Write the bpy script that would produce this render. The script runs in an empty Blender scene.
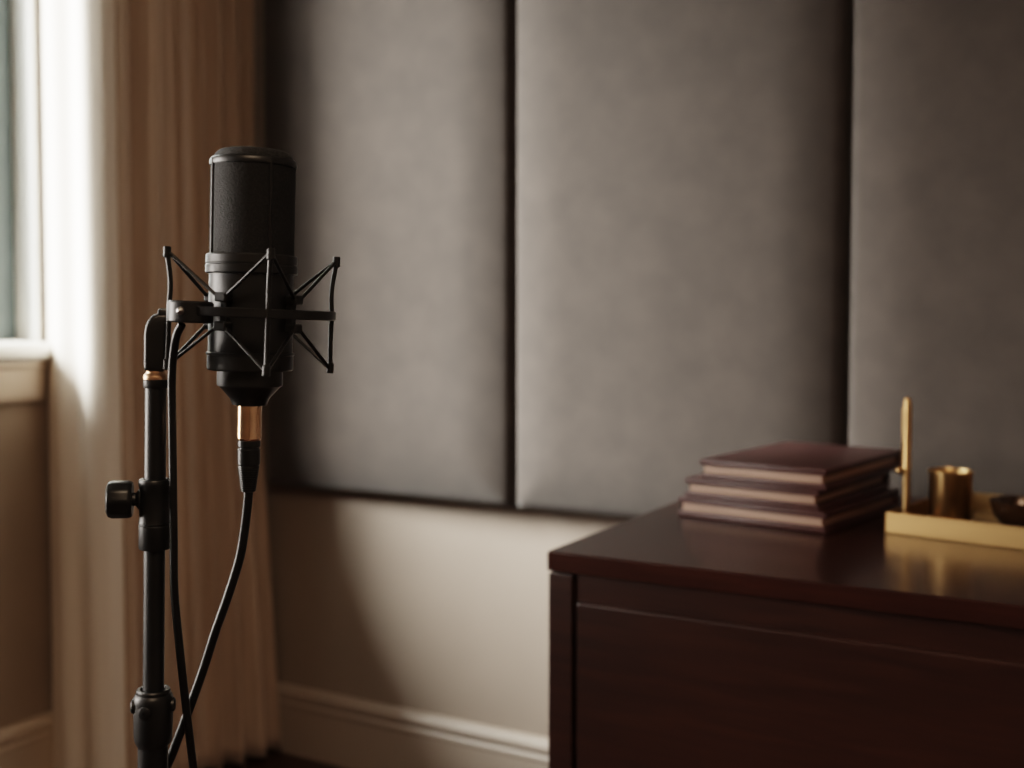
import bpy, bmesh, math, random
from mathutils import Vector, Matrix, noise
random.seed(4)
scene = bpy.context.scene
COL = scene.collection
PI = math.pi
R = math.radians

# ------------------------------------------------------------------ materials
def new_mat(name):
    m = bpy.data.materials.new(name); m.use_nodes = True
    nt = m.node_tree
    return m, nt, nt.nodes['Principled BSDF']

def pbr(name, color, rough=0.5, metal=0.0, spec=0.5, coat=0.0, sheen=0.0, var=0.0, vscale=8.0, vstretch=(1, 1, 1),
        bump=0.0, bscale=200.0, bstretch=(1, 1, 1), rvar=0.0, detail=4.0):
    m, nt, b = new_mat(name)
    N, Lk = nt.nodes, nt.links
    b.inputs['Base Color'].default_value = (*color, 1)
    b.inputs['Roughness'].default_value = rough
    b.inputs['Metallic'].default_value = metal
    b.inputs['Specular IOR Level'].default_value = spec
    b.inputs['Coat Weight'].default_value = coat
    b.inputs['Coat Roughness'].default_value = 0.12
    b.inputs['Sheen Weight'].default_value = sheen
    b.inputs['Sheen Roughness'].default_value = 0.6
    tc = N.new('ShaderNodeTexCoord')
    if var > 0 or rvar > 0:
        mp = N.new('ShaderNodeMapping'); mp.inputs['Scale'].default_value = vstretch
        nz = N.new('ShaderNodeTexNoise'); nz.inputs['Scale'].default_value = vscale; nz.inputs['Detail'].default_value = detail
        Lk.new(tc.outputs['Object'], mp.inputs['Vector']); Lk.new(mp.outputs['Vector'], nz.inputs['Vector'])
        if var > 0:
            cr = N.new('ShaderNodeValToRGB')
            cr.color_ramp.elements[0].position = 0.32; cr.color_ramp.elements[1].position = 0.68
            cr.color_ramp.elements[0].color = (*[c * (1 - var) for c in color], 1)
            cr.color_ramp.elements[1].color = (*[min(1, c * (1 + var)) for c in color], 1)
            Lk.new(nz.outputs['Fac'], cr.inputs['Fac']); Lk.new(cr.outputs['Color'], b.inputs['Base Color'])
        if rvar > 0:
            mr = N.new('ShaderNodeMapRange')
            mr.inputs['To Min'].default_value = max(0.02, rough - rvar); mr.inputs['To Max'].default_value = min(1, rough + rvar)
            Lk.new(nz.outputs['Fac'], mr.inputs['Value']); Lk.new(mr.outputs['Result'], b.inputs['Roughness'])
    if bump > 0:
        mp2 = N.new('ShaderNodeMapping'); mp2.inputs['Scale'].default_value = bstretch
        n2 = N.new('ShaderNodeTexNoise'); n2.inputs['Scale'].default_value = bscale; n2.inputs['Detail'].default_value = 2.0
        bp = N.new('ShaderNodeBump'); bp.inputs['Strength'].default_value = bump; bp.inputs['Distance'].default_value = 0.002
        Lk.new(tc.outputs['Object'], mp2.inputs['Vector']); Lk.new(mp2.outputs['Vector'], n2.inputs['Vector'])
        Lk.new(n2.outputs['Fac'], bp.inputs['Height']); Lk.new(bp.outputs['Normal'], b.inputs['Normal'])
    return m

M = {}
M['wall'] = pbr('wall_paint', (0.305, 0.247, 0.207), 0.75, var=0.05, vscale=3, bump=0.08, bscale=120)
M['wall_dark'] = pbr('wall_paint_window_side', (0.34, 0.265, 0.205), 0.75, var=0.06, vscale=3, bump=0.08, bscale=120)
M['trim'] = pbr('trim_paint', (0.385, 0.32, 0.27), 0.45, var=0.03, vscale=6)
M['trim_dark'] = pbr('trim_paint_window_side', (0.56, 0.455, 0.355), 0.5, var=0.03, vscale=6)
M['white'] = pbr('white_gloss_paint', (0.88, 0.86, 0.81), 0.4, var=0.02, vscale=6)
M['ceil'] = pbr('ceiling_paint', (0.42, 0.36, 0.30), 0.9, var=0.03, vscale=2)
M['frame'] = pbr('window_frame_paint', (0.085, 0.112, 0.117), 0.45, var=0.08, vscale=10)
M['suede'] = pbr('panel_suede', (0.047, 0.0362, 0.0312), 0.95, spec=0.12, sheen=0.2, var=0.13, vscale=17, bump=0.3, bscale=420, detail=9)
M['drape'] = pbr('drape_linen', (0.52, 0.40, 0.315), 0.95, spec=0.1, sheen=0.15, var=0.10, vscale=40, vstretch=(1, 1, 0.05), bump=0.25, bscale=500)
M['black'] = pbr('black_metal', (0.007, 0.007, 0.007), 0.42, metal=0.0, spec=0.5, var=0.2, vscale=30, rvar=0.06)
M['micbody'] = pbr('mic_body_satin', (0.0105, 0.0103, 0.0101), 0.40, spec=0.5, var=0.12, vscale=60, bump=0.04, bscale=900)
M['rubber'] = pbr('black_rubber', (0.007, 0.0069, 0.0068), 0.36, spec=0.45, var=0.15, vscale=50)
M['gold'] = pbr('warm_gold', (0.82, 0.56, 0.37), 0.22, metal=1.0, var=0.12, vscale=60, rvar=0.08)
M['copper'] = pbr('copper', (0.70, 0.44, 0.28), 0.34, metal=1.0, var=0.15, vscale=90, rvar=0.08)
M['brass'] = pbr('brass', (0.56, 0.355, 0.165), 0.32, metal=1.0, var=0.08, vscale=20, rvar=0.06)
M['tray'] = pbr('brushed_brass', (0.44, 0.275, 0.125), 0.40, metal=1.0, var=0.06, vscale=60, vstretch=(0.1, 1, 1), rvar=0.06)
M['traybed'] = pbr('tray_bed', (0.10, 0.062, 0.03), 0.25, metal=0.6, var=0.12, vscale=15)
M['bowl'] = pbr('bronze_bowl', (0.055, 0.026, 0.012), 0.22, metal=0.4, coat=0.4, var=0.2, vscale=20)
M['steel'] = pbr('screw_steel', (0.35, 0.34, 0.33), 0.3, metal=1.0, var=0.05, vscale=50)
M['cover'] = pbr('burgundy_leather', (0.062, 0.023, 0.021), 0.42, spec=0.5, var=0.15, vscale=30, bump=0.25, bscale=350)
M['pages'] = pbr('page_edges', (0.46, 0.31, 0.245), 0.5, spec=0.4, var=0.14, vscale=400, vstretch=(0.02, 0.02, 1))
M['floor'] = None

def wood(name, c1, c2, stretch, rough=0.28, coat=0.25):
    m, nt, b = new_mat(name)
    N, Lk = nt.nodes, nt.links
    tc = N.new('ShaderNodeTexCoord')
    mp = N.new('ShaderNodeMapping'); mp.inputs['Scale'].default_value = stretch
    n1 = N.new('ShaderNodeTexNoise'); n1.inputs['Scale'].default_value = 9; n1.inputs['Detail'].default_value = 8; n1.inputs['Distortion'].default_value = 0.6
    n2 = N.new('ShaderNodeTexNoise'); n2.inputs['Scale'].default_value = 2.2; n2.inputs['Detail'].default_value = 2
    cr = N.new('ShaderNodeValToRGB')
    cr.color_ramp.elements[0].position = 0.30; cr.color_ramp.elements[1].position = 0.72
    cr.color_ramp.elements[0].color = (*c1, 1); cr.color_ramp.elements[1].color = (*c2, 1)
    mx = N.new('ShaderNodeMix'); mx.data_type = 'FLOAT'; mx.inputs[0].default_value = 0.4
    Lk.new(tc.outputs['Object'], mp.inputs['Vector'])
    Lk.new(mp.outputs['Vector'], n1.inputs['Vector']); Lk.new(tc.outputs['Object'], n2.inputs['Vector'])
    Lk.new(n1.outputs['Fac'], mx.inputs[2]); Lk.new(n2.outputs['Fac'], mx.inputs[3])
    Lk.new(mx.outputs[0], cr.inputs['Fac']); Lk.new(cr.outputs['Color'], b.inputs['Base Color'])
    b.inputs['Roughness'].default_value = rough
    b.inputs['Coat Weight'].default_value = coat; b.inputs['Coat Roughness'].default_value = 0.15
    return m
M['wood'] = wood('mahogany', (0.0135, 0.0050, 0.0038), (0.040, 0.0145, 0.0092), (0.8, 7, 9), 0.32, 0.15)
M['woodtop'] = wood('mahogany_polished', (0.019, 0.0064, 0.0048), (0.042, 0.0145, 0.0098), (0.8, 8, 8), 0.26, 0.08)
M['woodtop'].node_tree.nodes['Principled BSDF'].inputs['Specular IOR Level'].default_value = 0.26
M['floor'] = wood('floor_boards', (0.030, 0.011, 0.008), (0.065, 0.026, 0.017), (8, 0.7, 8), 0.35, 0.2)

def cream_curtain():
    m, nt, b = new_mat('cream_voile')
    N, Lk = nt.nodes, nt.links
    b.inputs['Roughness'].default_value = 0.95; b.inputs['Specular IOR Level'].default_value = 0.1
    tc = N.new('ShaderNodeTexCoord'); mp = N.new('ShaderNodeMapping'); mp.inputs['Scale'].default_value = (1, 1, 0.04)
    nz = N.new('ShaderNodeTexNoise'); nz.inputs['Scale'].default_value = 60
    cr = N.new('ShaderNodeValToRGB')
    cr.color_ramp.elements[0].color = (0.82, 0.73, 0.64, 1); cr.color_ramp.elements[1].color = (0.90, 0.81, 0.72, 1)
    Lk.new(tc.outputs['Object'], mp.inputs['Vector']); Lk.new(mp.outputs['Vector'], nz.inputs['Vector'])
    Lk.new(nz.outputs['Fac'], cr.inputs['Fac']); Lk.new(cr.outputs['Color'], b.inputs['Base Color'])
    return m
M['voile'] = cream_curtain()

def grille_mat(name='grille_foam', lo=0.001, hi=0.014):
    m, nt, b = new_mat(name)
    N, Lk = nt.nodes, nt.links
    tc = N.new('ShaderNodeTexCoord')
    nz = N.new('ShaderNodeTexNoise'); nz.inputs['Scale'].default_value = 700; nz.inputs['Detail'].default_value = 2
    cr = N.new('ShaderNodeValToRGB')
    cr.color_ramp.elements[0].position = 0.42; cr.color_ramp.elements[1].position = 0.72
    cr.color_ramp.elements[0].color = (lo, lo, lo, 1); cr.color_ramp.elements[1].color = (hi, hi, hi * 0.97, 1)
    bp = N.new('ShaderNodeBump'); bp.inputs['Strength'].default_value = 0.9; bp.inputs['Distance'].default_value = 0.001
    Lk.new(tc.outputs['Object'], nz.inputs['Vector'])
    Lk.new(nz.outputs['Fac'], cr.inputs['Fac']); Lk.new(cr.outputs['Color'], b.inputs['Base Color'])
    Lk.new(nz.outputs['Fac'], bp.inputs['Height']); Lk.new(bp.outputs['Normal'], b.inputs['Normal'])
    b.inputs['Roughness'].default_value = 0.8
    return m
M['grille'] = grille_mat()
M['foam'] = grille_mat('top_foam', 0.005, 0.04)

def glass_mat():
    m = bpy.data.materials.new('window_glass'); m.use_nodes = True
    nt = m.node_tree; nt.nodes.clear()
    o = nt.nodes.new('ShaderNodeOutputMaterial'); mix = nt.nodes.new('ShaderNodeMixShader')
    t = nt.nodes.new('ShaderNodeBsdfTransparent'); g = nt.nodes.new('ShaderNodeBsdfGlossy'); f = nt.nodes.new('ShaderNodeLayerWeight'); mth = nt.nodes.new('ShaderNodeMath'); mth.operation = 'POWER'; mth.inputs[1].default_value = 4.0; mt2 = nt.nodes.new('ShaderNodeMath'); mt2.operation = 'MULTIPLY_ADD'; mt2.inputs[1].default_value = 0.6; mt2.inputs[2].default_value = 0.04
    t.inputs[0].default_value = (0.93, 0.96, 0.95, 1); g.inputs['Roughness'].default_value = 0.02; nt.links.new(f.outputs['Facing'], mth.inputs[0]); nt.links.new(mth.outputs[0], mt2.inputs[0])
    nt.links.new(mt2.outputs[0], mix.inputs[0]); nt.links.new(t.outputs[0], mix.inputs[1]); nt.links.new(g.outputs[0], mix.inputs[2])
    nt.links.new(mix.outputs[0], o.inputs[0])
    return m
M['glass'] = glass_mat()

# ------------------------------------------------------------------ mesh helpers
def link_mesh(name, bm, mat, parent=None, smooth=None):
    bmesh.ops.recalc_face_normals(bm, faces=bm.faces)
    me = bpy.data.meshes.new(name); bm.to_mesh(me); bm.free()
    o = bpy.data.objects.new(name, me); COL.objects.link(o)
    me.materials.append(mat)
    if smooth is not None:
        for p in me.polygons: p.use_smooth = True
        if smooth < 180:
            me.set_sharp_from_angle(angle=R(smooth))
    if parent: o.parent = parent
    return o

def thing(name, label, cat, loc=(0, 0, 0), rotz=0.0, group=None, matrix=None):
    o = bpy.data.objects.new(name, None); COL.objects.link(o)
    o.empty_display_size = 0.05
    if matrix is not None: o.matrix_world = matrix
    else: o.location = loc; o.rotation_euler = (0, 0, rotz)
    o['label'] = label; o['category'] = cat
    if group: o['group'] = group
    return o

def tag(o, label, cat, group=None):
    o['label'] = label; o['category'] = cat
    if group: o['group'] = group
    return o

def struct(name, bm, mat, parent=None, smooth=None):
    o = link_mesh(name, bm, mat, parent, smooth)
    if parent is None: o['kind'] = 'structure'
    return o

def add_box(bm, lo, hi, bevel=0.0, seg=2, mat4=None):
    x0, y0, z0 = lo; x1, y1, z1 = hi
    vs = [bm.verts.new(p) for p in ((x0,y0,z0),(x1,y0,z0),(x1,y1,z0),(x0,y1,z0),(x0,y0,z1),(x1,y0,z1),(x1,y1,z1),(x0,y1,z1))]
    fs = [bm.faces.new([vs[i] for i in q]) for q in ((0,3,2,1),(4,5,6,7),(0,1,5,4),(1,2,6,5),(2,3,7,6),(3,0,4,7))]
    newv = vs
    if bevel > 0:
        es = list({e for f in fs for e in f.edges})
        r = bmesh.ops.bevel(bm, geom=es, offset=bevel, segments=seg, profile=0.5, affect='EDGES')
        newv = list({v for v in r['verts']} | {v for v in vs if v.is_valid})
    if mat4 is not None:
        for v in newv: v.co = mat4 @ v.co
    return newv

def box(lo, hi, bevel=0.0, seg=2):
    bm = bmesh.new(); add_box(bm, lo, hi, bevel, seg); return bm

def add_lathe(bm, prof, n=64, axis=None, cap0=True, cap1=True):
    """prof: list of (radius, height) ; axis: 4x4 placing local z"""
    A = axis or Matrix.Identity(4)
    rings = []
    for r, h in prof:
        rings.append([bm.verts.new(A @ Vector((r * math.cos(2*PI*i/n), r * math.sin(2*PI*i/n), h))) for i in range(n)])
    for a, b in zip(rings, rings[1:]):
        for i in range(n):
            bm.faces.new((a[i], a[(i+1) % n], b[(i+1) % n], b[i]))
    if cap0 and prof[0][0] > 1e-6: bm.faces.new(list(reversed(rings[0])))
    if cap1 and prof[-1][0] > 1e-6: bm.faces.new(rings[-1])
    return bm

def lathe(prof, n=64, axis=None, cap0=True, cap1=True):
    return add_lathe(bmesh.new(), prof, n, axis, cap0, cap1)

def smooth_path(pts, k=8):
    P = [Vector(p) for p in pts]
    P = [P[0] * 2 - P[1]] + P + [P[-1] * 2 - P[-2]]
    out = []
    for i in range(1, len(P) - 2):
        p0, p1, p2, p3 = P[i-1:i+3]
        for j in range(k):
            t = j / k
            out.append(0.5 * ((2*p1) + (p2-p0)*t + (2*p0-5*p1+4*p2-p3)*t*t + (3*p1-p0-3*p2+p3)*t**3))
    out.append(P[-2]); return out

def add_tube(bm, pts, r, n=12):
    pts = [Vector(p) for p in pts]
    rad = r if isinstance(r, (list, tuple)) else [r] * len(pts)
    rings = []; up = None
    for i, p in enumerate(pts):
        t = (pts[min(i+1, len(pts)-1)] - pts[max(i-1, 0)]).normalized()
        if up is None:
            up = Vector((0, 0, 1)) if abs(t.z) < 0.9 else Vector((1, 0, 0))
        s = t.cross(up).normalized(); up = s.cross(t).normalized()
        rings.append([bm.verts.new(p + rad[i] * (math.cos(2*PI*k/n) * s + math.sin(2*PI*k/n) * up)) for k in range(n)])
    for a, b in zip(rings, rings[1:]):
        for k in range(n): bm.faces.new((a[k], a[(k+1) % n], b[(k+1) % n], b[k]))
    bm.faces.new(list(reversed(rings[0]))); bm.faces.new(rings[-1])
    return bm

def tube(pts, r, n=12): return add_tube(bmesh.new(), pts, r, n)

def add_prism(bm, poly, d0, d1, mapf):
    """poly of (a,b), extruded from d0 to d1; mapf(a,b,d)->xyz"""
    A = [bm.verts.new(mapf(a, b, d0)) for a, b in poly]; B = [bm.verts.new(mapf(a, b, d1)) for a, b in poly]
    n = len(poly)
    bm.faces.new(A); bm.faces.new(list(reversed(B)))
    for i in range(n): bm.faces.new((A[i], B[i], B[(i+1) % n], A[(i+1) % n]))
    return bm

# ------------------------------------------------------------------ room shell
XL, XR, YB, YF, ZC = -2.24, 2.25, 2.18, -2.2, 2.75
T = 0.16
struct('floor', box((XL - T, YF - T, -0.1), (XR + T, YB + T, 0.0)), M['floor'])
struct('ceiling', box((XL - T, YF - T, ZC), (XR + T, YB + T, ZC + 0.1)), M['ceil'])
struct('wall_back', box((XL - T, YB, 0), (XR + T, YB + T, ZC)), M['wall'])
struct('wall_right', box((XR, YF, 0), (XR + T, YB, ZC)), M['wall'])
struct('wall_front', box((XL - T, YF - T, 0), (XR + T, YF, ZC)), M['wall'])
WY0, WY1, WZ0, WZ1 = 1.02, 1.744, 1.02, 2.62          # window opening in the left wall
bm = bmesh.new()
add_box(bm, (XL - T, YF, 0), (XL, WY0, ZC)); add_box(bm, (XL - T, WY1, 0), (XL, YB, ZC))
add_box(bm, (XL - T, WY0, 0), (XL, WY1, WZ0)); add_box(bm, (XL - T, WY0, WZ1), (XL, WY1, ZC))
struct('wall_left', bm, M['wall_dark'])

def baseboard(name, along, a0, a1, wallpos, sgn, mat):
    # profile: (distance out of wall, height)
    prof = [(0, 0), (0.016, 0), (0.016, 0.118), (0.0185, 0.124), (0.0185, 0.130), (0.014, 0.135), (0.020, 0.146), (0.020, 0.156), (0.015, 0.164), (0.008, 0.170), (0, 0.172)]
    bm = bmesh.new()
    if along == 'x': f = lambda d, z, t: (t, wallpos + sgn * d, z)
    else: f = lambda d, z, t: (wallpos + sgn * d, t, z)
    add_prism(bm, prof, a0, a1, f)
    struct(name, bm, mat)
baseboard('baseboard_back', 'x', XL, XR, YB, -1, M['trim'])
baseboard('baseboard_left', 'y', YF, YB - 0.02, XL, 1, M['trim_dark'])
baseboard('baseboard_right', 'y', YF, YB - 0.02, XR, -1, M['trim'])

# window: reveal lining, sash frame, panes
win = bpy.data.objects.new('window_1', None); COL.objects.link(win); win['kind'] = 'structure'
win.location = (XL, (WY0 + WY1) / 2, WZ0)
WO = Vector(win.location)
def wbox(name, lo, hi, mat, bev=0.0):
    lo = Vector(lo) - WO; hi = Vector(hi) - WO
    return link_mesh(name, box(lo, hi, bev), mat, win)
XF = XL - 0.068
bm = bmesh.new()
for lo, hi in (((XL - T, WY1 - 0.012, WZ0), (XL + 0.002, WY1, WZ1)), ((XL - T, WY0, WZ0), (XL + 0.002, WY0 + 0.012, WZ1)), ((XL - T, WY0, WZ1 - 0.012), (XL + 0.002, WY1, WZ1))):
    add_box(bm, Vector(lo) - WO, Vector(hi) - WO)
link_mesh('reveal_lining', bm, M['white'], win)
bm = bmesh.new()
f0, f1 = XF - 0.045, XF
for lo, hi in (((f0, WY1 - 0.080, WZ0 + 0.02), (f1, WY1 - 0.012, WZ1)), ((f0, WY0 + 0.012, WZ0 + 0.02), (f1, WY0 + 0.08, WZ1)),
               ((f0 + 0.002, WY0 + 0.079, WZ0 + 0.02), (f1 - 0.002, WY1 - 0.079, WZ0 + 0.07)), ((f0 + 0.002, WY0 + 0.079, WZ1 - 0.07), (f1 - 0.002, WY1 - 0.079, WZ1 - 0.01)),
               ((f0 + 0.001, 1.33, WZ0 + 0.068), (f1 - 0.001, 1.37, WZ1 - 0.068))):
    add_box(bm, Vector(lo) - WO, Vector(hi) - WO, 0.004, 1)
link_mesh('window_frame', bm, M['frame'], win)
for y0, y1 in ((WY0 + 0.08, 1.33), (1.37, WY1 - 0.08)):
    wbox('window_pane', (XF - 0.026, y0, WZ0 + 0.07), (XF - 0.020, y1, WZ1 - 0.07), M['glass'])

# window sill with rounded nose and the apron moulding under it
bm = bmesh.new()
SP = [(XL - 0.095, 1.044), (XL + 0.012, 1.040)]
for k in range(9):
    a = PI / 2 - PI * k / 8
    SP.append((XL + 0.030 + 0.021 * math.cos(a), 1.0185 + 0.0205 * math.sin(a)))
SP += [(XL + 0.004, 0.996), (XL + 0.001, 0.996), (XL + 0.001, 1.02), (XL - 0.095, 1.02)]
add_prism(bm, SP, WY0 - 0.06, WY1 - 0.006, lambda x, z, y: (x, y, z))
o = link_mesh('trim_1', bm, M['white'], None, 40); o['kind'] = 'structure'
bm = bmesh.new()
AP = [(XL, 0.996), (XL + 0.030, 0.996), (XL + 0.030, 0.985), (XL + 0.022, 0.978), (XL + 0.020, 0.915), (XL + 0.014, 0.903), (XL, 0.903)]
add_prism(bm, AP, WY0 - 0.04, WY1 - 0.008, lambda x, z, y: (x, y, z))
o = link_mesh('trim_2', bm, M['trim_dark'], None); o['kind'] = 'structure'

# ------------------------------------------------------------------ upholstered wall panels
def pillow(w, h, d, r=0.015, nx=44, nz=70):
    """soft padded slab: local x 0..w, z 0..h, front at -d; back flat on y=0"""
    bm = bmesh.new()
    def coords(n, L):
        # dense near the edges
        c = [0.5 - 0.5 * math.cos(PI * i / n) for i in range(n + 1)]
        return [L * (0.55 * a + 0.45 * i / n) for i, a in enumerate(c)]
    xs, zs = coords(nx, w), coords(nz, h)
    def depth(x, z):
        def e(t):
            t = max(0.0, min(1.0, t / r)); return math.sqrt(max(0.0, 1 - (1 - t) ** 2))
        ex, ez = e(min(x, w - x)), e(min(z, h - z))
        puff = 0.006 * (math.sin(PI * x / w) ** 0.5) if 0 < x < w else 0
        t = min(x, w - x, z, h - z) / 0.13
        puff = 0.030 * (1 - (1 - min(1, t)) ** 2)
        return d - 0.050 + 0.020 * ex * ez + puff
    g = [[bm.verts.new((x, -depth(x, z), z)) for z in zs] for x in xs]
    for i in range(nx):
        for j in range(nz): bm.faces.new((g[i][j], g[i+1][j], g[i+1][j+1], g[i][j+1]))
    rim = [g[i][0] for i in range(nx)] + [g[nx][j] for j in range(nz)] + [g[i][nz] for i in range(nx, 0, -1)] + [g[0][j] for j in range(nz, 0, -1)]
    back = [bm.verts.new((v.co.x, 0, v.co.z)) for v in rim]
    n = len(rim)
    for i in range(n): bm.faces.new((rim[i], back[i], back[(i+1) % n], rim[(i+1) % n]))
    bm.faces.new(back)
    return bm
plabels = ['grey-brown padded wall panel nearest the curtain, behind the microphone',
           'grey-brown padded wall panel in the middle, behind the stack of books',
           'grey-brown padded wall panel at the right, behind the brass tray and cup']
pe = [(-1.906, -1.2045), (-1.2015, -0.5015), (-0.4985, 0.199)]
for (x0, x1), lb in zip(pe, plabels):
    p = link_mesh('acoustic_panel', pillow(x1 - x0, 1.72, 0.084), M['suede'], None, 180)
    p.location = (x0, YB - 0.0005, 0.680)
    tag(p, lb, 'wall panel', 'padded wall panels')

# ------------------------------------------------------------------ curtains
def sheet(fn, nu, nv):
    bm = bmesh.new()
    g = [[bm.verts.new(fn(i / nu, j / nv)) for j in range(nv + 1)] for i in range(nu + 1)]
    for i in range(nu):
        for j in range(nv): bm.faces.new((g[i][j], g[i+1][j], g[i+1][j+1], g[i][j+1]))
    return bm
def drape_fn(u, v):
    z = 0.012 + v * 2.60
    low = max(0.0, 1 - z / 1.0)
    y = 1.778 + u * (0.378 + 0.012 * low)
    ph = 2 * PI * (u * 6.3 + 0.10 * math.sin(3 * u * PI + 1.1) + 0.05 * math.sin(z * 1.7 + u * 4))
    amp = 0.020 + 0.005 * math.sin(9 * u + 1) + 0.006 * low
    x = -1.994 + amp * math.sin(ph) + 0.006 * math.sin(ph * 2.2 + 0.7) + 0.062 * low * u + 0.030 * u
    x -= 0.045 * math.exp(-u / 0.07)
    y += 0.012 * math.cos(ph) * (1 - abs(2 * u - 1)) 
    return (x, min(y, 2.153), z)
o = link_mesh('drape', sheet(drape_fn, 170, 60), M['drape'], None, 180)
md = o.modifiers.new('thick', 'SOLIDIFY'); md.thickness = 0.003
tag(o, 'brown full-length drape hanging in soft folds in the room corner behind the microphone stand', 'curtain')
def voile_fn(u, v):
    z = 0.012 + v * 2.60
    low = max(0.0, 1 - z / 1.0)
    x = -2.222 + u * 0.214
    y = 1.7465 - 0.016 * math.sin(PI * min(1, u * 1.02)) ** 0.8 + 0.010 * math.sin(2 * PI * u * 2.1 + 0.8 + 0.3 * z) * (0.3 + u) - 0.004 * low
    if u > 0.90:
        t = (u - 0.90) / 0.10; y += 0.030 * t * t; x -= 0.010 * t * t
    return (x, y, z)
o = link_mesh('curtain', sheet(voile_fn, 60, 60), M['voile'], None, 180)
md = o.modifiers.new('thick', 'SOLIDIFY'); md.thickness = 0.002
tag(o, 'cream curtain edge lit white by the window, hanging between window sill and brown drape', 'curtain')

# ------------------------------------------------------------------ cabinet
DX0, DX1, DY0, DY1, DZ = -0.7165, 0.78, 1.357, 2.085, 0.78
cab = thing('cabinet', 'dark mahogany sideboard cabinet standing under the padded wall panels', 'cabinet', (DX0, DY0, 0))
CO = Vector((DX0, DY0, 0))
def cbox(name, lo, hi, mat, bev=0.0015, seg=2, parent=None):
    return link_mesh(name, box(Vector(lo) - CO, Vector(hi) - CO, bev, seg), mat, parent or cab)
cbox('top', (DX0, DY0, DZ - 0.0275), (DX1, DY1, DZ), M['woodtop'], 0.0025, 3)
zt = DZ - 0.0305
cbox('side_panel', (DX0 + 0.001, DY0 + 0.003, 0.0), (DX0 + 0.037, DY1 - 0.01, zt), M['wood'], 0.0015)
cbox('side_panel', (DX1 - 0.037, DY0 + 0.003, 0.0), (DX1 - 0.001, DY1 - 0.01, zt), M['wood'], 0.0015)
cbox('back_panel', (DX0 + 0.037, DY1 - 0.03, 0.05), (DX1 - 0.037, DY1 - 0.012, zt + 0.003), M['wood'], 0)
cbox('rail', (DX0 + 0.037, DY0 + 0.010, DZ - 0.080), (DX1 - 0.037, DY0 + 0.050, DZ - 0.027), M['wood'], 0.001)
cbox('plinth', (DX0 + 0.037, DY0 + 0.03, 0.0), (DX1 - 0.037, DY0 + 0.06, 0.075), M['wood'], 0.001)
xm = (DX0 + DX1) / 2
for x0, x1 in ((DX0 + 0.0420, xm - 0.002), (xm + 0.002, DX1 - 0.0420)):
    for z0, z1 in ((0.398, DZ - 0.0655), (0.080, 0.394)):
        cbox('drawer', (x0, DY0 + 0.0045, z0), (x1, DY0 + 0.026, z1), M['wood'], 0.0042, 3)

# ------------------------------------------------------------------ books on the cabinet
def make_book(name, label, loc, rz, w, d, t):
    tk = 0.0095
    b = thing(name, label, 'book', loc, rz, 'burgundy books on the cabinet')
    link_mesh('back_cover', box((0, 0, 0), (w, d, tk), 0.0016, 2), M['cover'], b, 35)
    link_mesh('page_block', box((0.006, 0.005, tk), (w - 0.008, d - 0.006, t - tk), 0.0012, 2), M['pages'], b, 35)
    link_mesh('front_cover', box((0, 0, t - tk), (w, d, t), 0.0016, 2), M['cover'], b, 35)
    link_mesh('spine', box((0, d - 0.004, 0.001), (w, d + 0.003, t - 0.001), 0.0014, 2), M['cover'], b, 35)
    return b
make_book('book', 'burgundy leather-bound book at the bottom of the stack, resting on the cabinet top', (-0.661, 1.700, 0.7802), R(-9.0), 0.248, 0.30, 0.0312)
make_book('book', 'burgundy leather-bound book in the middle of the stack, pushed slightly left', (-0.648, 1.696, 0.8117), R(-8.0), 0.222, 0.30, 0.0312)
make_book('book', 'burgundy leather-bound book topmost on the stack, its smooth cover fully seen', (-0.622, 1.690, 0.8432), R(-8.5), 0.208, 0.32, 0.0315)

# ------------------------------------------------------------------ brass tray and what stands on it
TR = R(-10.5); TL = Vector((-0.343, 1.716, 0.7802))
tray = thing('tray', 'rectangular brushed brass tray with a low straight rim on the cabinet', 'tray', TL, TR)
TW, TD, TH = 0.42, 0.275, 0.031
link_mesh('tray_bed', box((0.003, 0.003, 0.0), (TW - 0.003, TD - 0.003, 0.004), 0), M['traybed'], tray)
bm = bmesh.new()
add_box(bm, (0, 0, 0), (TW, 0.004, TH), 0.001); add_box(bm, (0, TD - 0.004, 0), (TW, TD, TH), 0.001)
add_box(bm, (0, 0.004, 0), (0.004, TD - 0.004, TH), 0.001); add_box(bm, (TW - 0.004, 0.004, 0), (TW, TD - 0.004, TH), 0.001)
link_mesh('rim', bm, M['tray'], tray)
def on_tray(x, y, z=0.0042): return Matrix.Translation(TL) @ Matrix.Rotation(TR, 4, 'Z') @ Vector((x, y, z))

pen = thing('pen', 'slim brass pen standing upright in its holder at the left end of the tray', 'pen', on_tray(0.0155, 0.040))
link_mesh('holder', lathe([(0.017, 0), (0.017, 0.004), (0.012, 0.008), (0.0078, 0.016), (0.0072, 0.022)], 32), M['brass'], pen, 40)
link_mesh('barrel', lathe([(0.0052, 0.012), (0.0054, 0.03), (0.0057, 0.085)], 28), M['brass'], pen, 40)
link_mesh('cap', lathe([(0.0063, 0.083), (0.0064, 0.087), (0.0061, 0.088), (0.0063, 0.170), (0.0060, 0.184), (0.0050, 0.191), (0.0030, 0.194), (0, 0.195)], 28), M['brass'], pen, 40)
cv = Vector((-0.75, -0.66, 0)).normalized()
bm = tube([cv * 0.0058 + Vector((0, 0, 0.180)), cv * 0.0074 + Vector((0, 0, 0.178)), cv * 0.0076 + Vector((0, 0, 0.13)), cv * 0.0105 + Vector((0, 0, 0.090))], 0.0011, 8)
bmesh.ops.create_uvsphere(bm, u_segments=16, v_segments=10, radius=0.0058, matrix=Matrix.Translation(cv * 0.0120 + Vector((0, 0, 0.085))))
link_mesh('clip', bm, M['brass'], pen, 180)

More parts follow.
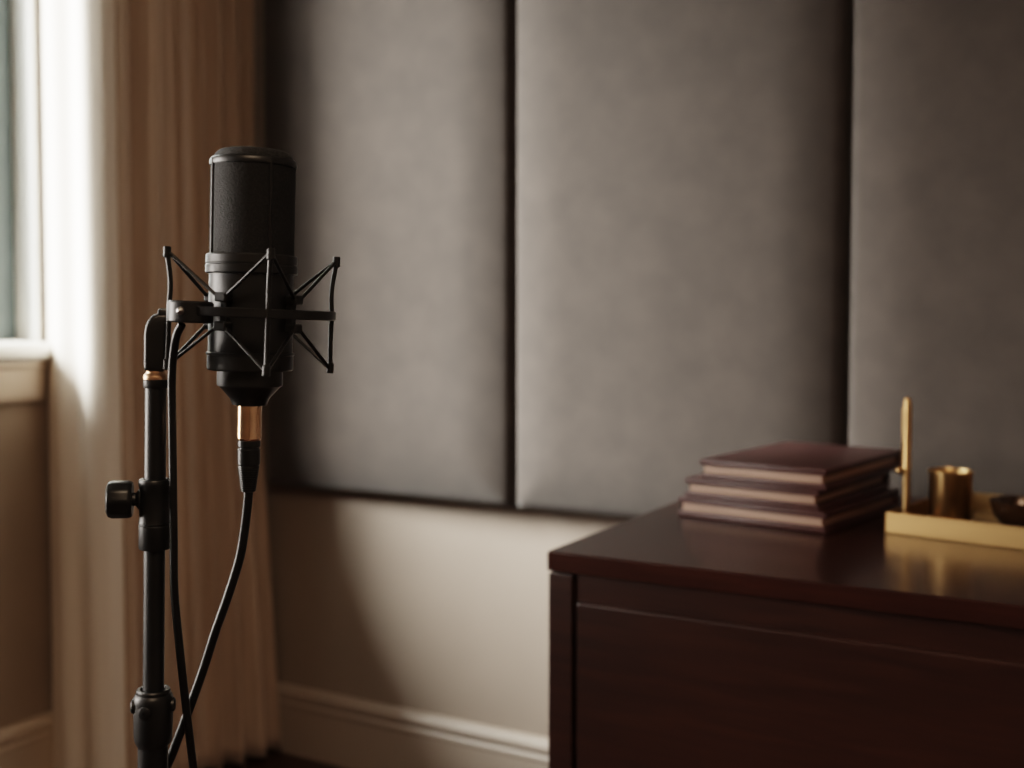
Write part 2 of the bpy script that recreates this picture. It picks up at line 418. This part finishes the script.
cup = link_mesh('cup', lathe([(0.0295, 0), (0.0305, 0.002), (0.0305, 0.076), (0.0322, 0.0815), (0.0322, 0.0835), (0.0312, 0.0842), (0.0292, 0.080), (0.0288, 0.006), (0, 0.005)], 64, cap0=True, cap1=False), M['brass'], None, 40)
cup.location = on_tray(0.062, 0.092); tag(cup, 'polished brass cylinder cup standing in the tray beside the pen', 'cup')
bowl = link_mesh('bowl', lathe([(0.018, 0), (0.020, 0.004), (0.030, 0.010), (0.041, 0.024), (0.046, 0.040), (0.047, 0.046), (0.045, 0.0465), (0.043, 0.040), (0.037, 0.024), (0.024, 0.013), (0, 0.011)], 64, cap1=False), M['bowl'], None, 50)
bowl.location = on_tray(0.160, 0.115); tag(bowl, 'dark bronze bowl in the tray, cut off by the right edge of the photo', 'bowl')

# ------------------------------------------------------------------ microphone assembly (shared local frame)
O = Vector((-0.6040, 0.659, 1.102))
w_ = Vector((0.677, -0.736, 0)).normalized(); u_ = Vector((-w_.y, w_.x, 0))      # toward viewer side / right
def frame(origin, tilt, nod=0.0):
    # columns: u, depth(-w), v
    up = Vector((0, 0, 1))
    A = Matrix((( u_.x, -w_.x, 0), (u_.y, -w_.y, 0), (u_.z, -w_.z, 1))).to_4x4()
    A = Matrix.Translation(origin) @ A @ Matrix.Rotation(R(tilt), 4, 'Y') @ Matrix.Rotation(R(nod), 4, 'X')
    return A
PXU, PXV = 1 / 1339.0, 1 / 1307.0
def y2v(y): return (313 - y) * PXV * (0.966 if y < 313 else 0.992)
def rz(px_r, y): return (px_r * PXU, y2v(y))
def prof(*a): return [rz(r, y) for r, y in a]
MF = frame(O, 1.5)

mic = thing('microphone', 'black large-diaphragm studio microphone held upright in the shock mount', 'microphone', matrix=MF)
link_mesh('body', lathe(prof((30, 371.5), (42.2, 371), (43.2, 369.5), (43.4, 356), (44.4, 355), (44.4, 353.5), (42.4, 352.5), (42.4, 273), (40, 272.5)), 96), M['micbody'], mic, 30)
link_mesh('collar', lathe(prof((40, 274), (45.2, 273.4), (46.2, 272.4), (46.4, 265.2), (45.4, 264.2), (45.4, 263.4), (46.0, 262.6), (45.8, 255), (44.8, 253.6), (40, 253.2)), 96), M['micbody'], mic, 30)
link_mesh('base_cone', lathe(prof((14, 406.5), (17.5, 406), (18.5, 403), (20, 399.5), (24, 395), (28.5, 390), (31, 387.5), (33, 386.5), (33.3, 384), (33, 371.4), (30, 371)), 80), M['micbody'], mic, 30)
link_mesh('grille', lathe(prof((40, 254), (42.4, 253.6), (42.4, 157), (40, 156)), 96), M['grille'], mic, 40)
gs = [(39.6, 157.6)]
for k in range(9):
    a = k / 8 * PI / 2
    gs.append((28 + 11.4 * math.cos(a), 155.6 - 9.4 * math.sin(a)))
gs += [(20, 145.2), (10, 144.4), (0.01, 144.2)]
bm = lathe(prof(*gs), 72, cap1=False)
link_mesh('top_foam', bm, M['foam'], mic, 180)
fr = bmesh.new()
# rim hoop
rp = prof((42.0, 163.2), (43.5, 163), (43.8, 161), (43.4, 157.6), (41.8, 155.4), (39.6, 155.0), (39.4, 158), (42.0, 163.2))
add_lathe(fr, rp, 96, cap0=False, cap1=False)
A0 = 12.0
for k in range(4):
    a = R(-67 + 90 * k)                      # angle in local x/y (y is away from viewer)
    r0 = 42.9 * PXU
    c, s = math.cos(a), math.sin(a)
    add_tube(fr, [(r0 * c, r0 * s, y2v(y)) for y in (254, 220, 190, 162, 158)], 1.5 * PXU, 8)
link_mesh('grille_frame', fr, M['micbody'], mic, 50)
link_mesh('connector_barrel', lathe(prof((11, 442.5), (11.6, 441), (12.3, 440), (12.3, 407), (11, 406)), 56), M['gold'], mic, 30)['label'] = 'gold connector barrel'

# shock mount
SF = frame(O + u_ * 0.0010, 2.4, 0.3)
sm = thing('shock_mount', 'black spider shock mount with elastic bands around the microphone', 'shock mount', matrix=SF)
rr = 80.5 * PXU
bm = lathe([(rr - 0.0022, -0.0035), (rr + 0.0024, -0.0035), (rr + 0.0030, -0.0029), (rr + 0.0030, 0.0029), (rr + 0.0024, 0.0035), (rr - 0.0022, 0.0035), (rr - 0.0022, -0.0035)], 96, cap0=False, cap1=False)
link_mesh('ring', bm, M['black'], sm, 30)
# boss with the arm that carries the ring, and its screw
bu = (191 - 250) * PXU
bm = lathe([(0.0150, -0.0100), (0.0162, -0.0088), (0.0162, 0.0045), (0.0150, 0.0058), (0.0105, 0.0058)], 48, Matrix.Translation((bu, -0.034, 0.001)))
add_box(bm, (-0.0690, -0.0085, -0.0085), (-0.0560, 0.0060, 0.0005), 0.002, 2)
link_mesh('clamp', bm, M['black'], sm, 30)
ax = Matrix.Translation((bu - 0.0062, -0.0495, -0.0006)) @ Matrix.Rotation(R(-24), 4, 'Z') @ Matrix.Rotation(R(90), 4, 'X')
link_mesh('screw', lathe([(0.0030, -0.004), (0.0030, 0.001), (0.0012, 0.003), (0, 0.0034)], 16, ax, cap1=False), M['steel'], sm, 30)
posts = {}
for k, a in enumerate((-80, -170, 10, 100)):
    c, s = math.cos(R(a)), math.sin(R(a))
    def P(r, v): return Vector((r * c, r * s, v))
    rb = rr + 0.0016
    t0, b0 = P(rb + 0.0024, 0.0425), P(rb + 0.0002, -0.0410)
    link_mesh('post', tube(smooth_path([t0, P(rb - 0.0006, 0.020), P(rb, 0.0), P(rb - 0.0002, -0.018), b0], 5), 0.00185, 12), M['black'], sm, 60)
    for q in (t0, b0):
        A = Matrix.Translation(q)
        link_mesh('end_cap', lathe([(0.0022, -0.0042), (0.0029, -0.0034), (0.0029, 0.0034), (0.0022, 0.0042)], 16, A), M['black'], sm, 40)
    posts[a] = (t0, b0)
for ca, pa, pb in ((-125, -170, -80), (-35, -80, 10), (55, 10, 100), (145, 100, -170)):
    c, s = math.cos(R(ca)), math.sin(R(ca))
    Rm = Matrix.Rotation(R(ca), 4, 'Z')
    bm = bmesh.new()
    add_box(bm, (0.0320, -0.0052, 0.0072), (0.0420, 0.0052, 0.0142), 0.001, 1, Rm)
    add_box(bm, (0.0320, -0.0052, -0.0142), (0.0420, 0.0052, -0.0072), 0.001, 1, Rm)
    add_box(bm, (0.0318, -0.0030, -0.0080), (0.0372, 0.0030, 0.0080), 0.0006, 1, Rm)
    link_mesh('clip', bm, M['black'], sm)
    for post, sd in ((pa, -1), (pb, 1)):
        for end, vz in ((0, 0.0128), (1, -0.0128)):
            st = Rm @ Vector((0.0400, sd * 0.0056, vz))
            en = posts[post][end] + Vector((0, 0, 0.001 if end == 0 else -0.001))
            link_mesh('elastic_band', tube([st - (en - st).normalized() * 0.003, st, st.lerp(en, 0.5), en], 0.0014, 8), M['rubber'], sm, 60)

# microphone stand
PF = frame(O + u_ * ((157.0 - 250) * PXU), 1.2)
st = thing('microphone_stand', 'black tubular microphone stand with a side clutch knob and copper ring', 'microphone stand', matrix=PF)
yp = [(-11, 371), (-11, 334), (-9.8, 326), (-7, 320), (-3, 315.5), (2, 313.5), (13, 313), (14.5, 314.5), (14.5, 322), (12, 327), (11, 333), (10.5, 371)]
bm = bmesh.new()
add_prism(bm, [(x * PXU, y2v(y)) for x, y in yp], -0.0088, 0.0088, lambda a, b, d: (a, d, b))
bmesh.ops.recalc_face_normals(bm, faces=bm.faces)
es = [e for e in bm.edges if len(e.link_faces) == 2 and e.calc_face_angle(0) > R(60)]
bmesh.ops.bevel(bm, geom=es, offset=0.0032, segments=4, profile=0.5, affect='EDGES')
link_mesh('swivel_yoke', bm, M['micbody'], st, 35)
link_mesh('copper_ring', lathe(prof((8.5, 380), (12.3, 379.2), (12.6, 377.5), (12.0, 375), (9.6, 372.8), (9.2, 369.5)), 48), M['copper'], st, 30)['label'] = 'copper coloured ring'
link_mesh('nut', lathe(prof((9, 388), (11.6, 387.6), (12.4, 386), (12.4, 380), (11.6, 379)), 48), M['black'], st, 30)
link_mesh('upper_tube', lathe(prof((10.6, 486), (10.6, 387)), 56), M['black'], st, 30)
cl = link_mesh('clutch', lathe(prof((10, 549), (14.8, 548.4), (15.6, 547), (15.7, 525), (15.0, 524.2), (15.0, 523.2), (16.0, 522.2), (15.2, 519), (15.2, 488), (16.0, 485), (16.2, 480.5), (15.2, 478.6), (11.6, 478.0), (10.4, 478.6)), 64), M['black'], st, 30)
KA = Matrix.Translation((0, 0, y2v(498.5))) @ Matrix.Rotation(R(-90), 4, 'Y')
bm = bmesh.new()
kp = [(17.2, 21.5), (18.6, 23.5), (19.0, 26), (19.0, 41), (17.6, 44.6), (14.5, 46.4), (0.01, 46.8)]
n = 40; ringv = []
for r, h in kp:
    ringv.append([bm.verts.new(KA @ Vector(((r - (0.9 if i % 4 == 0 and 20 < h < 45 else 0)) * PXU * math.cos(2*PI*i/n), (r - (0.9 if i % 4 == 0 and 20 < h < 45 else 0)) * PXU * math.sin(2*PI*i/n), h * PXU))) for i in range(n)])
for a, b in zip(ringv, ringv[1:]):
    for i in range(n): bm.faces.new((a[i], a[(i+1) % n], b[(i+1) % n], b[i]))
bm.faces.new(list(reversed(ringv[0])))
kn = link_mesh('clutch_knob', bm, M['rubber'], st, 35)
link_mesh('knob_stem', lathe([(11.5 * PXU, 13.2 * PXU), (11.0 * PXU, 15 * PXU), (6.6 * PXU, 18.5 * PXU), (6.6 * PXU, 22.5 * PXU)], 32, KA), M['black'], kn, 30)
link_mesh('lower_tube', lathe(prof((10.6, 700), (10.6, 547)), 56), M['black'], st, 30)
bm = lathe(prof((14.5, 749), (16.6, 746), (18.4, 742), (19.0, 738), (19.4, 722), (19.8, 702), (19.4, 698), (18.0, 695.2), (17.0, 694.2), (17.0, 691.4), (16.0, 690.0), (13.2, 690.0), (12.0, 693), (11.0, 694)), 64)
link_mesh('height_lock', bm, M['black'], st, 30)
bm = bmesh.new()
for sx in (-1, 1):
    A = Matrix.Translation((sx * 17.5 * PXU, -0.002, y2v(706))) @ Matrix.Rotation(R(90 * sx), 4, 'Y')
    add_lathe(bm, [(7.4 * PXU, 0), (7.2 * PXU, 3.0 * PXU), (5.2 * PXU, 4.4 * PXU), (0.001, 4.8 * PXU)], 20, A, cap1=False)
A = Matrix.Translation((-6.5 * PXU, -0.0125, y2v(709))) @ Matrix.Rotation(R(90), 4, 'X') @ Matrix.Rotation(R(-20), 4, 'Y')
add_lathe(bm, [(7.0 * PXU, 0), (6.8 * PXU, 2.4 * PXU), (5.0 * PXU, 3.4 * PXU), (0.001, 3.6 * PXU)], 20, A, cap1=False)
link_mesh('locking_lug', bm, M['black'], st, 30)
fl = -O.z / math.cos(R(1.2))
link_mesh('base_tube', lathe([(15.0 * PXU, fl + 0.016), (15.0 * PXU, y2v(747))], 56), M['black'], st, 30)
UNT = Matrix.Translation((0, 0, fl)) @ Matrix.Rotation(R(-1.2), 4, 'Y')
link_mesh('foot_plate', lathe([(0.122, 0.001), (0.125, 0.003), (0.125, 0.012), (0.118, 0.018), (0.03, 0.024), (0.022, 0.034), (0.0, 0.036)], 80, UNT, cap1=False), M['black'], st, 30)

# cables
def LP(px, py, d=0.0):
    """assembly-plane point; d>0 is nearer the room side"""
    v = (313 - py) * PXV
    return O + u_ * ((px - 250) * PXU + 0.012 * v) + w_ * d + Vector((0, 0, v))
MFi = MF
c0 = MF @ Vector((0, 0, y2v(494))); c1 = MF @ Vector((0, 0, y2v(505)))
cab1 = thing('microphone_cable', 'black cable plugged into the microphone bottom, curving down to the left', 'cable', matrix=MF)
inv = MF.inverted()
path = [MF @ Vector((0, 0, y2v(486))), MF @ Vector((0, 0, y2v(500))), LP(244, 530, -0.002), LP(238.5, 562, -0.004), LP(227, 600, -0.007), LP(214.5, 636, -0.010), LP(202, 676, -0.014), LP(188, 716, -0.017), LP(172.5, 758, -0.021),
        LP(160, 792, -0.026), LP(149, 835, -0.034), LP(142, 900, -0.05), LP(142, 1150, -0.13), LP(150, 1400, -0.19)]
fp = LP(170, 313, -0.21); fp.z = 0.02; path.append(fp.copy())
fp = LP(240, 313, -0.24); fp.z = 0.0045; path.append(fp.copy())
fp = LP(420, 313, -0.30); fp.z = 0.0045; path.append(fp.copy())
link_mesh('cord', tube([inv @ p for p in smooth_path(path, 10)], 0.0036, 14), M['rubber'], cab1, 60)
pg = [(9.6, 442.5), (11.0, 441), (11.6, 444), (11.6, 448), (10.6, 449), (10.6, 450.4), (11.5, 451.5), (11.5, 466), (10.6, 467.5), (11, 470)]
link_mesh('plug', lathe(prof(*reversed(pg)), 48), M['rubber'], cab1, 30)
bt = []
for k in range(11):
    y = 469 + k * 2.3; r = 11.0 - 0.32 * k
    bt += [(r, y), (r, y + 1.2), (r - 1.0, y + 1.5), (r - 1.0, y + 2.1)]
bt.append((6.0, 494.5))
link_mesh('strain_relief', lathe(prof(*reversed(bt)), 40), M['rubber'], cab1, 30)
path = [LP(184, 324, 0.032), LP(179, 334, 0.028), LP(176, 347, 0.022), LP(174, 362, 0.017), LP(173, 380, 0.014), LP(173, 405, 0.012), LP(173.5, 445, 0.0115), LP(174, 490, 0.012), LP(174.5, 535, 0.012), LP(175, 587, 0.010), LP(179.4, 640, 0.008), LP(184.6, 695, 0.004), LP(189.5, 742, 0.0), LP(193, 780, -0.008),
        LP(198, 840, -0.03), LP(205, 960, -0.07), LP(205, 1150, -0.13), LP(195, 1420, -0.19)]
fp = LP(185, 313, -0.23); fp.z = 0.02; path.append(fp.copy())
fp = LP(140, 313, -0.27); fp.z = 0.0042; path.append(fp.copy())
fp = LP(0, 313, -0.36); fp.z = 0.0042; path.append(fp.copy())
o = link_mesh('cable', tube(smooth_path(path, 10), 0.0031, 14), M['rubber'], None, 60)
tag(o, 'thin black cable running down along the stand pole from the shock mount clamp', 'cable')

# ------------------------------------------------------------------ light
world = bpy.data.worlds.new('world'); scene.world = world; world.use_nodes = True
wn = world.node_tree
bg = wn.nodes['Background']; bg.inputs['Color'].default_value = (1.0, 0.965, 0.93, 1); bg.inputs['Strength'].default_value = 7.0
def light(name, kind, loc, direction, energy, color, **kw):
    l = bpy.data.lights.new(name, kind); l.energy = energy; l.color = color
    for k, v in kw.items(): setattr(l, k, v)
    o = bpy.data.objects.new(name, l); COL.objects.link(o); o.location = loc
    o.rotation_euler = Vector(direction).to_track_quat('-Z', 'Y').to_euler()
    return o
light('sun', 'SUN', (-4, -1, 3.5), (0.72, 0.55, -0.46), 54.0, (1.0, 0.935, 0.88), angle=R(35))
light('side_fill', 'AREA', (-2.1, -0.1, 1.30), (0.95, 0.30, -0.06), 20.0, (1.0, 0.92, 0.84), shape='RECTANGLE', size=0.8, size_y=1.2, spread=R(105))  # added unseen fill, brightens microphone, books and brass from the left
light('ceiling_fill', 'AREA', (0.5, -0.7, 2.70), (0, 0, -1), 26.0, (1.0, 0.75, 0.53), shape='DISK', size=0.8)  # added overhead fill with no visible source, lifts the shaded areas warmly

# ------------------------------------------------------------------ camera
cam = bpy.data.cameras.new('camera'); co = bpy.data.objects.new('camera', cam); COL.objects.link(co)
co.location = (0, 0, 1.1)
th, pt = R(29.6), R(2.6)
fw = Vector((-math.sin(th) * math.cos(pt), math.cos(th) * math.cos(pt), -math.sin(pt)))
co.rotation_euler = fw.to_track_quat('-Z', 'Y').to_euler()
cam.sensor_width = 36.0; cam.lens = 36.0 * 1137.0 / 1024.0; cam.shift_y = -17.0 / 1024.0
cam.clip_start = 0.02
cam.dof.use_dof = True; cam.dof.focus_distance = 0.905
cam.dof.aperture_fstop = cam.lens / 9.5; cam.dof.aperture_blades = 0
scene.camera = co
scene.view_settings.view_transform = 'Filmic'
scene.view_settings.look = 'Medium High Contrast'
scene.view_settings.exposure = 0.16
